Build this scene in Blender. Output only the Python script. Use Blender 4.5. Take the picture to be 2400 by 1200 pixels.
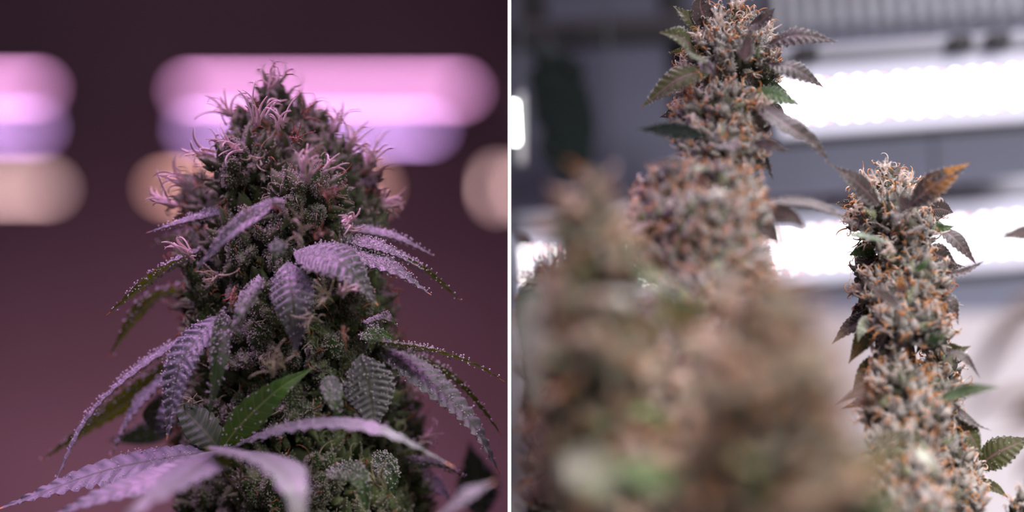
import bpy, math, random
import numpy as np
from mathutils import Vector, Quaternion, Matrix

for o in list(bpy.data.objects):
    bpy.data.objects.remove(o)
random.seed(7)
RNG = np.random.default_rng(11)
SC = bpy.context.scene
COL = SC.collection

# ------------------------------------------------------------------ camera
F = 1.2            # focus distance (m)
S = 0.0002         # metres per pixel on the focus plane (2400 px wide frame)
CZ = 1.2           # camera height
APERTURE_PX = 200  # diameter of the lens in focus-plane pixels

cam_d = bpy.data.cameras.new('camera')
cam = bpy.data.objects.new('camera', cam_d)
COL.objects.link(cam)
cam.location = (0, 0, CZ)
cam.rotation_euler = (math.pi / 2, 0, 0)
cam_d.sensor_width = 36
cam_d.lens = 36 * F / (2400 * S)
cam_d.clip_start = 0.05
cam_d.dof.use_dof = True
cam_d.dof.focus_distance = F
cam_d.dof.aperture_fstop = (cam_d.lens / 1000) / (APERTURE_PX * S)
SC.camera = cam

# ------------------------------------------------------------------ world, lights, exposure
w = bpy.data.worlds.new('world')
SC.world = w
w.use_nodes = True
w.node_tree.nodes['Background'].inputs[0].default_value = (0.80, 0.80, 0.85, 1)
w.node_tree.nodes['Background'].inputs[1].default_value = 0.05

def area(name, loc, target, sx, sy, power, color, spread=180):
    d = bpy.data.lights.new(name, 'AREA')
    d.shape = 'RECTANGLE'; d.size = sx; d.size_y = sy
    d.energy = power; d.color = color; d.spread = math.radians(spread)
    o = bpy.data.objects.new(name, d)
    COL.objects.link(o)
    o.location = loc
    o.rotation_euler = (Vector(target) - Vector(loc)).to_track_quat('-Z', 'Y').to_euler()
    return o

# pink overhead grow lamps of the left bay
area('pink_overhead_lamp', (-0.16, 1.42, 2.10), (-0.13, 1.17, 1.15), 0.5, 0.35, 5.8, (0.98, 0.42, 1.0), 110)
area('pink_side_lamp', (-0.62, 0.98, 1.98), (-0.17, 1.22, 1.12), 0.3, 0.3, 0.5, (0.85, 0.48, 1.0), 36)
# unseen low pink light added to brighten the foot of the far wall
area('far_wall_low_fill', (-0.9, 8.0, 0.15), (-0.7, 9.2, 0.4), 2.6, 0.3, 7.5, (1.0, 0.46, 0.62), 140)
area('far_wall_upper_lamp', (-0.8, 7.6, 2.7), (-0.8, 9.2, 1.5), 2.6, 0.3, 1.3, (0.75, 0.40, 0.9), 160)
# white light of the right bay: overhead lamp, plus fill added from the front
area('white_bay_fill', (0.78, 0.45, 1.95), (0.36, 1.6, 0.95), 0.5, 0.5, 3.1, (1.0, 0.93, 0.95), 42)  # unseen fill added to lift the plant fronts and the rear wall
area('white_overhead_lamp', (0.34, 1.50, 1.95), (0.20, 1.08, 1.1), 0.6, 0.15, 3.4, (0.97, 0.95, 1.0), 75)

area('white_front_fill', (0.36, 0.58, 1.90), (0.17, 0.88, 1.1), 0.4, 0.3, 2.0, (1.0, 0.86, 0.78), 42)  # unseen fill added to brighten the foreground buds
SC.view_settings.view_transform = 'Standard'
SC.view_settings.look = 'None'
SC.view_settings.exposure = 0.0
SC.view_settings.gamma = 1.0
SC.view_settings.use_curve_mapping = False
SC.cycles.caustics_reflective = False
SC.cycles.caustics_refractive = False
SC.cycles.max_bounces = 5
SC.cycles.diffuse_bounces = 3
SC.cycles.adaptive_threshold = 0.025
SC.cycles.sample_clamp_indirect = 4.0

# ------------------------------------------------------------------ helpers
def P(px, py, d=F):
    k = S * d / F
    return np.array([(px - 1200) * k, d, CZ + (600 - py) * k])

P0 = P; SHIFT = 0.065
def pxm(n, d=F):
    return n * S * d / F

def nrm(v):
    v = np.asarray(v, float)
    return v / (np.linalg.norm(v, axis=-1, keepdims=True) + 1e-12)

def make_mesh(name, V, T, mats, mi=None, uv=None, flat=False):
    V = np.asarray(V, np.float32); T = np.asarray(T, np.int32)
    me = bpy.data.meshes.new(name)
    me.vertices.add(len(V)); me.vertices.foreach_set('co', V.ravel())
    me.loops.add(T.size); me.loops.foreach_set('vertex_index', T.ravel())
    me.polygons.add(len(T))
    me.polygons.foreach_set('loop_start', np.arange(0, T.size, 3, dtype=np.int32))
    for m in mats:
        me.materials.append(m)
    if mi is not None:
        me.polygons.foreach_set('material_index', np.asarray(mi, np.int32))
    if uv is not None:
        l = me.uv_layers.new(name='UVMap')
        l.data.foreach_set('uv', np.asarray(uv, np.float32)[T.ravel()].ravel())
    me.update(calc_edges=True)
    if flat:
        me.polygons.foreach_set('use_smooth', np.zeros(len(T), bool))
    else:
        me.polygons.foreach_set('use_smooth', np.ones(len(T), bool))
    return me

def link(name, me, parent=None, loc=None):
    o = bpy.data.objects.new(name, me)
    COL.objects.link(o)
    if parent is not None:
        o.parent = parent
    if loc is not None:
        o.location = loc
    return o

def tag(o, label, cat, group=None, kind=None):
    o['label'] = label; o['category'] = cat
    if group: o['group'] = group
    if kind: o['kind'] = kind
    return o

def thing(name, loc, label, cat, group=None):
    o = bpy.data.objects.new(name, None)
    o.empty_display_size = 0.02
    COL.objects.link(o)
    o.location = loc
    return tag(o, label, cat, group)

class Acc:
    """collects triangles into one mesh"""
    def __init__(s):
        s.V = []; s.T = []; s.M = []; s.n = 0
    def add(s, V, T, m=0):
        s.V.append(V); s.T.append(T + s.n); s.M.append(np.full(len(T), m)); s.n += len(V)
    def arrays(s):
        return np.concatenate(s.V), np.concatenate(s.T), np.concatenate(s.M)

def grid_tris(nu, nv, wrap=False):
    T = []
    for i in range(nu - 1):
        for j in range(nv if wrap else nv - 1):
            a = i * nv + j; b = i * nv + (j + 1) % nv
            c = a + nv; d = b + nv
            T += [(a, b, d), (a, d, c)]
    return np.array(T, np.int32)

def box_arrays(cx, cy, cz, sx, sy, sz, bev=0.0):
    hx, hy, hz = sx / 2, sy / 2, sz / 2
    b = min(bev, hx * .9, hy * .9, hz * .9)
    if b <= 0:
        V = np.array([(x, y, z) for x in (-hx, hx) for y in (-hy, hy) for z in (-hz, hz)])
        Q = [(0, 1, 3, 2), (4, 6, 7, 5), (0, 4, 5, 1), (2, 3, 7, 6), (0, 2, 6, 4), (1, 5, 7, 3)]
        T = [t for q in Q for t in ((q[0], q[1], q[2]), (q[0], q[2], q[3]))]
        return V + (cx, cy, cz), np.array(T)
    import bmesh
    bm = bmesh.new()
    bmesh.ops.create_cube(bm, size=1)
    for v in bm.verts:
        v.co = (v.co.x * sx, v.co.y * sy, v.co.z * sz)
    bmesh.ops.bevel(bm, geom=list(bm.edges), offset=b, segments=2, affect='EDGES', profile=0.5)
    bmesh.ops.triangulate(bm, faces=list(bm.faces))
    bm.verts.index_update()
    V = np.array([v.co[:] for v in bm.verts]); T = np.array([[v.index for v in f.verts] for f in bm.faces])
    bm.free()
    return V + (cx, cy, cz), T

def obj_box(name, c, s, mat, parent=None, bev=0.0, origin=None):
    V, T = box_arrays(0, 0, 0, *s, bev)
    return link(name, make_mesh(name, V, T, [mat], flat=True), parent, c)

def curve_pts(ctrl, n):
    """Catmull-Rom through the control points, n samples by arc length"""
    C = np.asarray(ctrl, float)
    if len(C) == 2:
        C = np.array([C[0], (C[0] + C[1]) / 2, C[1]])
    E = np.vstack([2 * C[0] - C[1], C, 2 * C[-1] - C[-2]])
    out = []
    for i in range(1, len(E) - 2):
        t = np.linspace(0, 1, 16, endpoint=False)[:, None]
        p0, p1, p2, p3 = E[i - 1], E[i], E[i + 1], E[i + 2]
        out.append(0.5 * (2 * p1 + (p2 - p0) * t + (2 * p0 - 5 * p1 + 4 * p2 - p3) * t ** 2 + (3 * p1 - p0 - 3 * p2 + p3) * t ** 3))
    out = np.vstack(out + [E[-2][None]])
    L = np.concatenate([[0], np.cumsum(np.linalg.norm(np.diff(out, axis=0), axis=1))])
    s = np.linspace(0, L[-1], n)
    return np.stack([np.interp(s, L, out[:, k]) for k in range(3)], 1)

def tube_arrays(ctrl, r0, r1, n=8, sides=5, rf=None):
    C = curve_pts(ctrl, n)
    Tn = nrm(np.gradient(C, axis=0))
    ref = np.array([0.31, -0.77, 0.55])
    A = nrm(np.cross(Tn, ref)); B = np.cross(Tn, A)
    t = np.linspace(0, 1, n)
    r = r0 + (r1 - r0) * t if rf is None else rf(t)
    a = np.linspace(0, 2 * np.pi, sides, endpoint=False)
    ring = np.cos(a)[None, :, None] * A[:, None, :] + np.sin(a)[None, :, None] * B[:, None, :]
    V = (C[:, None, :] + ring * r[:, None, None]).reshape(-1, 3)
    T = grid_tris(n, sides, True)
    e = len(V)
    V = np.vstack([V, C[0], C[-1]])
    caps = [(e, (j + 1) % sides, j) for j in range(sides)]
    m = (n - 1) * sides
    caps += [(e + 1, m + j, m + (j + 1) % sides) for j in range(sides)]
    return V, np.vstack([T, np.array(caps)])

# ------------------------------------------------------------------ materials
def new_mat(name):
    m = bpy.data.materials.new(name)
    m.use_nodes = True
    nt = m.node_tree
    return m, nt, nt.nodes['Principled BSDF']

def plain(name, col, rough=0.6, metal=0.0, noise=0.0, scale=8.0, spec=0.5):
    m, nt, b = new_mat(name)
    b.inputs['Roughness'].default_value = rough
    b.inputs['Metallic'].default_value = metal
    b.inputs['Specular IOR Level'].default_value = spec
    if noise:
        tc = nt.nodes.new('ShaderNodeTexCoord'); tx = nt.nodes.new('ShaderNodeTexNoise')
        tx.inputs['Scale'].default_value = scale; tx.inputs['Detail'].default_value = 4
        nt.links.new(tc.outputs['Object'], tx.inputs['Vector'])
        r = nt.nodes.new('ShaderNodeValToRGB')
        r.color_ramp.elements[0].position = 0.3; r.color_ramp.elements[1].position = 0.7
        r.color_ramp.elements[0].color = tuple(c * (1 - noise) for c in col) + (1,)
        r.color_ramp.elements[1].color = tuple(min(1, c * (1 + noise)) for c in col) + (1,)
        nt.links.new(tx.outputs['Fac'], r.inputs['Fac'])
        nt.links.new(r.outputs['Color'], b.inputs['Base Color'])
    else:
        b.inputs['Base Color'].default_value = tuple(col) + (1,)
    return m

def emit(name, col, strength):
    m, nt, b = new_mat(name)
    b.inputs['Base Color'].default_value = (0.8, 0.8, 0.8, 1)
    b.inputs['Emission Color'].default_value = tuple(col) + (1,)
    b.inputs['Emission Strength'].default_value = strength
    return m

def mixc(nt, fac, a, b):
    n = nt.nodes.new('ShaderNodeMix'); n.data_type = 'RGBA'
    for k, v in ((0, fac), (6, a), (7, b)):
        if isinstance(v, (int, float)): n.inputs[k].default_value = v
        elif isinstance(v, tuple): n.inputs[k].default_value = v + (1,)
        else: nt.links.new(v, n.inputs[k])
    return n.outputs[2]

def math_n(nt, op, a, b=None, c=None):
    n = nt.nodes.new('ShaderNodeMath'); n.operation = op
    for k, v in enumerate((a, b, c)):
        if v is None: continue
        if isinstance(v, (int, float)): n.inputs[k].default_value = v
        else: nt.links.new(v, n.inputs[k])
    return n.outputs[0]

def leaf_mat(name, top, under, vein, tip, tip_at=0.955, teeth=12, transl=0.25, rough=0.45, spec=0.5, blotch=None, sheen=0.0):
    m, nt, b = new_mat(name)
    uv = nt.nodes.new('ShaderNodeUVMap'); uv.uv_map = 'UVMap'
    sp = nt.nodes.new('ShaderNodeSeparateXYZ'); nt.links.new(uv.outputs[0], sp.inputs[0])
    u = math_n(nt, 'ABSOLUTE', math_n(nt, 'SUBTRACT', sp.outputs[0], 0.5)); v = sp.outputs[1]
    tc = nt.nodes.new('ShaderNodeTexCoord')
    nz = nt.nodes.new('ShaderNodeTexNoise'); nz.inputs['Scale'].default_value = 140; nz.inputs['Detail'].default_value = 3
    nt.links.new(tc.outputs['Object'], nz.inputs['Vector'])
    geo = nt.nodes.new('ShaderNodeNewGeometry')
    c = mixc(nt, geo.outputs['Backfacing'], top, under)
    hs = nt.nodes.new('ShaderNodeHueSaturation'); nt.links.new(c, hs.inputs['Color'])
    nt.links.new(math_n(nt, 'MULTIPLY_ADD', nz.outputs['Fac'], 0.9, 0.55), hs.inputs['Value'])
    c = hs.outputs[0]
    # side veins slanting forward, and the midrib
    ph = math_n(nt, 'SUBTRACT', math_n(nt, 'MULTIPLY', v, float(teeth)), math_n(nt, 'MULTIPLY', u, 1.2))
    fr = math_n(nt, 'ABSOLUTE', math_n(nt, 'SUBTRACT', math_n(nt, 'FRACT', ph), 0.5))
    vl = math_n(nt, 'MULTIPLY', math_n(nt, 'LESS_THAN', fr, 0.05), 0.45)
    mr = math_n(nt, 'LESS_THAN', u, 0.035)
    c = mixc(nt, math_n(nt, 'MAXIMUM', vl, mr), c, vein)
    if blotch:
        c = mixc(nt, math_n(nt, 'MULTIPLY', math_n(nt, 'SMOOTH_MIN', math_n(nt, 'MULTIPLY', math_n(nt, 'SUBTRACT', v, 0.3), 2.0), 1.0, 0.1), math_n(nt, 'GREATER_THAN', nz.outputs['Fac'], 0.42)), c, blotch)
    tp = math_n(nt, 'GREATER_THAN', v, tip_at)
    c = mixc(nt, tp, c, tip)
    nt.links.new(c, b.inputs['Base Color'])
    b.inputs['Roughness'].default_value = rough
    b.inputs['Specular IOR Level'].default_value = spec
    b.inputs['Sheen Weight'].default_value = sheen
    b.inputs['Sheen Roughness'].default_value = 0.5
    tr = nt.nodes.new('ShaderNodeBsdfTranslucent')
    h2 = nt.nodes.new('ShaderNodeHueSaturation'); h2.inputs['Saturation'].default_value = 1.25; h2.inputs['Value'].default_value = 1.4
    nt.links.new(c, h2.inputs['Color']); nt.links.new(h2.outputs[0], tr.inputs['Color'])
    mx = nt.nodes.new('ShaderNodeMixShader'); mx.inputs[0].default_value = transl
    nt.links.new(b.outputs[0], mx.inputs[1]); nt.links.new(tr.outputs[0], mx.inputs[2])
    nt.links.new(mx.outputs[0], nt.nodes['Material Output'].inputs[0])
    return m

M = {}
M['leaf_lilac'] = leaf_mat('leaf_frosted_green', (0.19, 0.20, 0.205), (0.11, 0.155, 0.03), (0.12, 0.14, 0.10), (0.55, 0.28, 0.12), 0.965, 12, 0.18, 0.45, 0.5)
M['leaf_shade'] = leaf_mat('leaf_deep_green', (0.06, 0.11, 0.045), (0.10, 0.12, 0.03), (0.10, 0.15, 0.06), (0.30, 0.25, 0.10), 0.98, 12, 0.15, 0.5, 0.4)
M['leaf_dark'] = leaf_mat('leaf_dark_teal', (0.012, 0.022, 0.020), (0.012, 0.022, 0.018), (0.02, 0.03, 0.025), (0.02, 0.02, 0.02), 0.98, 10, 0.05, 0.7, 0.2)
M['leaf_bright'] = leaf_mat('leaf_bright_green', (0.07, 0.17, 0.03), (0.13, 0.22, 0.05), (0.2, 0.32, 0.10), (0.3, 0.3, 0.08), 0.98, 12, 0.25, 0.5, 0.4)
M['leaf_purple'] = leaf_mat('leaf_purple_brown', (0.060, 0.048, 0.046), (0.055, 0.060, 0.030), (0.16, 0.10, 0.11), (0.18, 0.10, 0.06), 0.97, 10, 0.25, 0.6, 0.4)
M['leaf_olive'] = leaf_mat('leaf_olive', (0.085, 0.095, 0.04), (0.09, 0.11, 0.03), (0.20, 0.12, 0.13), (0.2, 0.12, 0.06), 0.97, 10, 0.3, 0.6, 0.4)
M['leaf_autumn'] = leaf_mat('leaf_autumn', (0.060, 0.048, 0.046), (0.06, 0.06, 0.03), (0.16, 0.10, 0.11), (0.25, 0.14, 0.05), 0.97, 10, 0.3, 0.6, 0.4, blotch=(0.34, 0.15, 0.035))
M['leaf_pale'] = leaf_mat('leaf_pale_grey_green', (0.30, 0.34, 0.27), (0.24, 0.28, 0.2), (0.36, 0.38, 0.3), (0.3, 0.25, 0.15), 0.98, 10, 0.2, 0.5, 0.4)

def bract_mat(name, c1, c2, c3, transl=0.15):
    m, nt, b = new_mat(name)
    tc = nt.nodes.new('ShaderNodeTexCoord'); nz = nt.nodes.new('ShaderNodeTexNoise')
    nz.inputs['Scale'].default_value = 3.2; nz.inputs['Detail'].default_value = 4
    nt.links.new(tc.outputs['Object'], nz.inputs['Vector'])
    oi = nt.nodes.new('ShaderNodeObjectInfo')
    r = nt.nodes.new('ShaderNodeValToRGB'); r.color_ramp.elements[0].position = 0.35; r.color_ramp.elements[1].position = 0.68
    r.color_ramp.elements[0].color = c1 + (1,); r.color_ramp.elements[1].color = c2 + (1,)
    nt.links.new(nz.outputs['Fac'], r.inputs['Fac'])
    c = mixc(nt, math_n(nt, 'GREATER_THAN', oi.outputs['Random'], 0.72), r.outputs['Color'], c3)
    nt.links.new(c, b.inputs['Base Color'])
    b.inputs['Roughness'].default_value = 0.6
    b.inputs['Sheen Weight'].default_value = 0.25
    tr = nt.nodes.new('ShaderNodeBsdfTranslucent'); nt.links.new(c, tr.inputs['Color'])
    mx = nt.nodes.new('ShaderNodeMixShader'); mx.inputs[0].default_value = transl
    nt.links.new(b.outputs[0], mx.inputs[1]); nt.links.new(tr.outputs[0], mx.inputs[2])
    nt.links.new(mx.outputs[0], nt.nodes['Material Output'].inputs[0])
    return m

M['bract_green'] = bract_mat('bract_mossy_green', (0.07, 0.11, 0.03), (0.16, 0.21, 0.08), (0.06, 0.13, 0.025))
M['bract_grey'] = bract_mat('bract_greyed_green', (0.20, 0.19, 0.16), (0.38, 0.34, 0.33), (0.15, 0.18, 0.08))
M['bract_brown'] = bract_mat('bract_brown_pink', (0.20, 0.14, 0.09), (0.46, 0.34, 0.29), (0.12, 0.13, 0.05))
M['core_green'] = plain('bud_core_green', (0.035, 0.05, 0.018), 0.8, noise=0.4, scale=90)
M['core_grey'] = plain('bud_core_olive', (0.06, 0.058, 0.038), 0.8, noise=0.4, scale=90)
M['stem'] = plain('stem_purple_green', (0.16, 0.13, 0.12), 0.6, noise=0.25, scale=60)
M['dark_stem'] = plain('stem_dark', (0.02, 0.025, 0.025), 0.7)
M['stem_green'] = plain('stem_green', (0.12, 0.16, 0.06), 0.6, noise=0.25, scale=60)

def soft_mat(name, col, transl=0.35, rough=0.4):
    m, nt, b = new_mat(name)
    b.inputs['Base Color'].default_value = col + (1,); b.inputs['Roughness'].default_value = rough
    tr = nt.nodes.new('ShaderNodeBsdfTranslucent'); tr.inputs['Color'].default_value = col + (1,)
    mx = nt.nodes.new('ShaderNodeMixShader'); mx.inputs[0].default_value = transl
    nt.links.new(b.outputs[0], mx.inputs[1]); nt.links.new(tr.outputs[0], mx.inputs[2])
    nt.links.new(mx.outputs[0], nt.nodes['Material Output'].inputs[0])
    return m
M['frost'] = soft_mat('resin_frost', (0.80, 0.80, 0.80), 0.4, 0.2)
M['frost_bud'] = soft_mat('resin_frost_bud', (0.70, 0.70, 0.58), 0.4, 0.25)
M['pistil_white'] = soft_mat('pistil_cream', (0.86, 0.76, 0.70), 0.4)
M['pistil_pale_green'] = soft_mat('pistil_pale_green', (0.50, 0.50, 0.30), 0.35)
M['pistil_orange'] = soft_mat('pistil_orange', (0.72, 0.36, 0.14), 0.35)
M['pistil_rust'] = soft_mat('pistil_rust', (0.42, 0.17, 0.07), 0.3)

# ------------------------------------------------------------------ setting
def big_box(name, lo, hi, mat):
    lo = np.array(lo); hi = np.array(hi)
    o = obj_box(name, (lo + hi) / 2, hi - lo, mat)
    o['kind'] = 'structure'
    return o

M['far_wall'] = plain('far_wall_mauve', (0.29, 0.235, 0.27), 0.9, noise=0.12, scale=1.5)
M['grey_panel'] = plain('grey_blue_panel', (0.185, 0.205, 0.275), 0.7, noise=0.06, scale=4)
M['pale_wall'] = plain('pale_wall', (0.74, 0.70, 0.73), 0.8, noise=0.04, scale=4)
M['beam'] = plain('dark_beam', (0.018, 0.018, 0.022), 0.6, noise=0.3, scale=30)
M['soil'] = plain('dark_floor', (0.10, 0.08, 0.08), 0.9, noise=0.3, scale=12)
M['film'] = plain('added_mirror_film', (0.90, 0.90, 0.90), 0.03, metal=1.0)
M['sheet_white'] = plain('white_sheet_edge', (0.96, 0.96, 0.96), 0.6)

XW = (1194 - 1200) * S
big_box('floor', (-3.2, -0.5, -0.1), (1.6, 9.4, 0.0), M['soil'])
big_box('wall_back', (-3.2, 9.2, 0.0), (XW, 9.3, 3.0), M['far_wall'])
big_box('wall_left', (-3.3, -0.5, 0.0), (-3.2, 9.3, 3.0), M['far_wall'])
big_box('wall_right', (1.5, -0.5, 0.0), (1.6, 1.85, 3.0), M['pale_wall'])
# thin white sheet added between the bays; added mirror film continues the blurred backgrounds
ht = 4 * S
part = big_box('wall_partition', (XW - ht, F, 0.0), (XW + ht, 9.2, 3.0), M['sheet_white'])
for sx in (-1, 1):
    f = obj_box('added_mirror_film', (sx * (ht + 0.0001), 0.003, 0), (0.0001, 9.2 - F - 0.006, 3.0), M['film'], part)

M['added_edge_glow'] = emit('added_edge_glow', (1.0, 1.0, 1.0), 1.05)  # invented glow that keeps the divider white; room light leaves it grey
e = obj_box('added_edge_strip', (0, -(9.2 - F) / 2 - 0.001, 0), (2 * ht, 0.002, 3.0), M['added_edge_glow'], part)
e['label'] = 'thin white strip, added and made to glow, along the partition edge'
RB = 1.80     # rear wall of the right bay
k = S * RB / F
zsplit = P(0, 735, RB)[2]
big_box('wall_rear', (XW + ht + .001, RB, zsplit), (1.5, RB + 0.05, 3.0), M['grey_panel'])
big_box('wall_rear_lower', (XW + ht + .001, RB - 0.01, 0.0), (1.5, RB + 0.05, zsplit), M['pale_wall'])

def bar3(name, a, b, wpx, d, mat, depth=0.03):
    A, B = P(*a, d), P(*b, d)
    L = np.linalg.norm(B - A); m = (A + B) / 2
    V, T = box_arrays(0, 0, 0, L, depth, pxm(wpx, d), 0.003)
    ang = math.atan2(B[2] - A[2], B[0] - A[0])
    o = link(name, make_mesh(name, V, T, [mat], flat=True), None, m)
    o.rotation_euler = (0, -ang, 0)
    o['kind'] = 'structure'
    return o
DB = 1.64
bar3('trim_1', (1204, 88), (1800, 58), 66, DB, M['beam'])
bar3('trim_2', (1226, -160), (1262, 100), 62, DB + .03, M['beam'])
bar3('trim_3', (1548, -160), (1585, 70), 56, DB + .03, M['beam'])
bar3('trim_4', (1585, 70), (1612, 330), 56, DB + .03, M['beam'])

# ------------------------------------------------------------------ lamps of the left bay
M['lamp_body'] = plain('lamp_body_dark', (0.03, 0.03, 0.035), 0.5, metal=0.3)
M['lamp_white'] = plain('lamp_body_white', (0.78, 0.78, 0.80), 0.5)
M['tube_pink'] = emit('tube_pink', (1.0, 0.42, 0.85), 9.5)
M['tube_lilac'] = emit('tube_lilac', (0.80, 0.42, 1.0), 8.5)
M['tube_warm'] = emit('tube_warm', (1.0, 0.60, 0.60), 6.8)
M['tube_amber'] = emit('tube_amber', (1.0, 0.48, 0.42), 8.0)
DL = 8.0

def rod(name, x0, x1, py, d, rpx, mat, parent, base):
    A, B = P(x0, py, d) - base, P(x1, py, d) - base
    V, T = tube_arrays([A, B], pxm(rpx, d), pxm(rpx, d), 3, 10)
    return link(name, make_mesh(name, V, T, [mat]), parent)

def bay_lamp(name, x0, x1, tubes, label, group, DL=DL, rp=6.5):
    ys = [t[0] for t in tubes]
    base = P((x0 + x1) / 2, np.mean(ys), DL + 0.05)
    t = thing(name, base, label, 'grow light', group)
    h = obj_box('housing', (0, 0, 0), (pxm(x1 - x0 + 16, DL), 0.03, pxm(max(ys) - min(ys) + 26, DL)), M['lamp_body'], t, 0.004)
    for (y, a, b, mat) in tubes:
        rod('light_tube', a, b, y, DL, rp, M[mat], t, base)
        for xx in (a, b):
            o = obj_box('end_cap', P(xx, y, DL) - base, (pxm(8, DL), 0.02, pxm(17, DL)), M['lamp_body'], t, 0.002)
    for xx in (x0 * .8 + x1 * .2, x0 * .2 + x1 * .8):
        A = P(xx, min(ys) - 13, DL + .05) - base
        V, T = tube_arrays([A, A + (0, 0, 1.25)], 0.002, 0.002, 3, 6)
        link('hanger_wire', make_mesh('hanger_wire', V, T, [M['lamp_body']]), t)
    return t
g = 'far lamps behind the left plant'
bay_lamp('twin_tube_grow_light', 428, 1100, [(212, 428, 1095, 'tube_pink'), (302, 440, 1018, 'tube_lilac')], 'long blurred pink and lilac grow light right behind the bud tip', g)
bay_lamp('twin_tube_grow_light', -260, 112, [(208, -260, 105, 'tube_pink'), (300, -260, 100, 'tube_lilac')], 'blurred pink and lilac grow light cut by the left picture edge', g)
bay_lamp('warm_tube_light', -260, 132, [(442, -260, 130, 'tube_warm')], 'blurred warm peach tube light at the left picture edge', g, DL + .25)
bay_lamp('warm_tube_light', 372, 890, [(440, 372, 885, 'tube_amber')], 'blurred warm orange tube light partly hidden behind the bud', g, DL + .25)
bay_lamp('warm_tube_light', 1158, 1178, [(440, 1160, 1176, 'tube_warm')], 'short blurred peach light beside the white partition edge', g, DL + .25, 24)

# ------------------------------------------------------------------ lamps of the right bay
M['diode'] = emit('diode_white', (1.0, 0.95, 0.90), 7.5)
M['diode_red'] = emit('diode_red', (1.0, 0.25, 0.22), 8)
M['board'] = emit('board_glare', (0.80, 0.77, 1.0), 0.52)  # glare of the diodes, put into the board as weak lavender emission
M['board'].node_tree.nodes['Principled BSDF'].inputs['Base Color'].default_value = (0.35, 0.35, 0.40, 1)
M['alu'] = plain('aluminium_grey', (0.30, 0.31, 0.36), 0.5, metal=0.2, noise=0.05, scale=20)
M['alu_dark'] = plain('connector_dark', (0.02, 0.02, 0.025), 0.5)
M['fin'] = plain('fin_pale', (0.50, 0.53, 0.58), 0.6)
DR = 1.47
DIODE = None
def led_bar(name, x0, x1, yc0, slope, label, fins, DR=1.47):
    """LED bar seen from the front; x runs along the bar"""
    global DIODE
    xm = (x0 + x1) / 2; ym = yc0 + slope * (xm - x0)
    base = P(xm, ym, DR + 0.02)
    t = thing(name, base, label, 'grow light', 'LED bars of the right bay')
    t.rotation_euler = (0, -math.atan(-slope), 0)
    u = pxm(1, DR); Lm = (x1 - x0) * u
    obj_box('housing', (0, 0.012, 0.002), (Lm, 0.02, 205 * u), M['alu'], t, 0.003)
    obj_box('board', (0, -0.001, 0), (Lm, 0.004, 168 * u), M['board'], t, 0.0008)
    obj_box('lower_rail', (0, -0.002, -97 * u), (Lm, 0.012, 20 * u), M['alu_dark'], t, 0.001)
    obj_box('upper_rail', (0, 0.0, 110 * u), (Lm, 0.012, 46 * u), M['alu'], t, 0.002)
    if DIODE is None:
        V, T = box_arrays(0, 0, 0, 11 * u, 0.0005, 11 * u, 0.0002)
        DIODE = [make_mesh('diode', V, T, [M['diode']], flat=True), make_mesh('diode_red', V * .6, T, [M['diode_red']], flat=True)]
    n = int((x1 - x0) / 136) + 1
    def put(kind, xx, zz):
        X = (xx - xm) * u
        if abs(X) < Lm / 2 - 6 * u:
            link('diode', DIODE[kind], t, (X, -0.00326, zz * u))
    for i in range(n):
        for cx in (18, 58, 98):
            for r in range(5):
                put(0, x0 + i * 136 + cx, (r - 2) * 20.5)
        for r in range(4):
            put(0, x0 + i * 136 - 2, (r - 1.5) * 20)
        for cx in (38, 78, 118):
            for r in (-2, 2):
                put(1, x0 + i * 136 + cx, r * 20.0)
    if fins:
        hs = obj_box('heat_sink', (0, 0.02, 236 * u), (Lm, 0.012, 150 * u), M['alu'], t, 0.002)
        for i in range(int((x1 - x0) / 38)):
            obj_box('fin', ((-(x1 - x0) / 2 + 19 + i * 38) * u, -0.009, 8 * u), (17 * u, 0.008, 120 * u), M['fin'], hs, 0.001)
        for cx in (1890, 2255, 2345):
            obj_box('connector', ((cx - xm) * u, -0.008, 112 * u), (52 * u, 0.010, 34 * u), M['alu_dark'], t, 0.001)
    for s_ in (-.3, .3):
        V, T = tube_arrays([(s_ * Lm, 0.025, 90 * u), (s_ * Lm, 0.03, 1.2)], 0.0012, 0.0012, 3, 6)
        link('hanger_wire', make_mesh('hanger_wire', V, T, [M['alu']]), t)
    return t
led_bar('led_bar_light', 1815, 2480, 244, -0.071, 'upper bright LED bar with round glowing diodes at the upper right', True)
led_bar('led_bar_light', 1206, 2480, 632, -0.072, 'lower bright LED bar running behind the frosted buds', False, 1.54)

base = P(1206, 300, DR + 0.02)
t = thing('tilted_lamp', base, 'small white glowing lamp beside the partition at the dark plant', 'lamp')
V, T = tube_arrays([P(1204, 240, DR) - base, P(1209, 335, DR) - base], pxm(7, DR), pxm(7, DR), 4, 10)
M['lamp_cool'] = emit('lamp_cool', (0.95, 1.0, 0.97), 14)
link('tube', make_mesh('tube', V, T, [M['lamp_cool']]), t)
obj_box('reflector', (0.004, 0.012, 0), (pxm(18, DR), 0.008, pxm(170, DR)), M['lamp_white'], t, 0.001)
V, T = tube_arrays([(0.004, 0.012, 0.015), (0.004, 0.02, 1.2)], 0.001, 0.001, 3, 6)
link('hanger_wire', make_mesh('hanger_wire', V, T, [M['alu']]), t)

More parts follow.
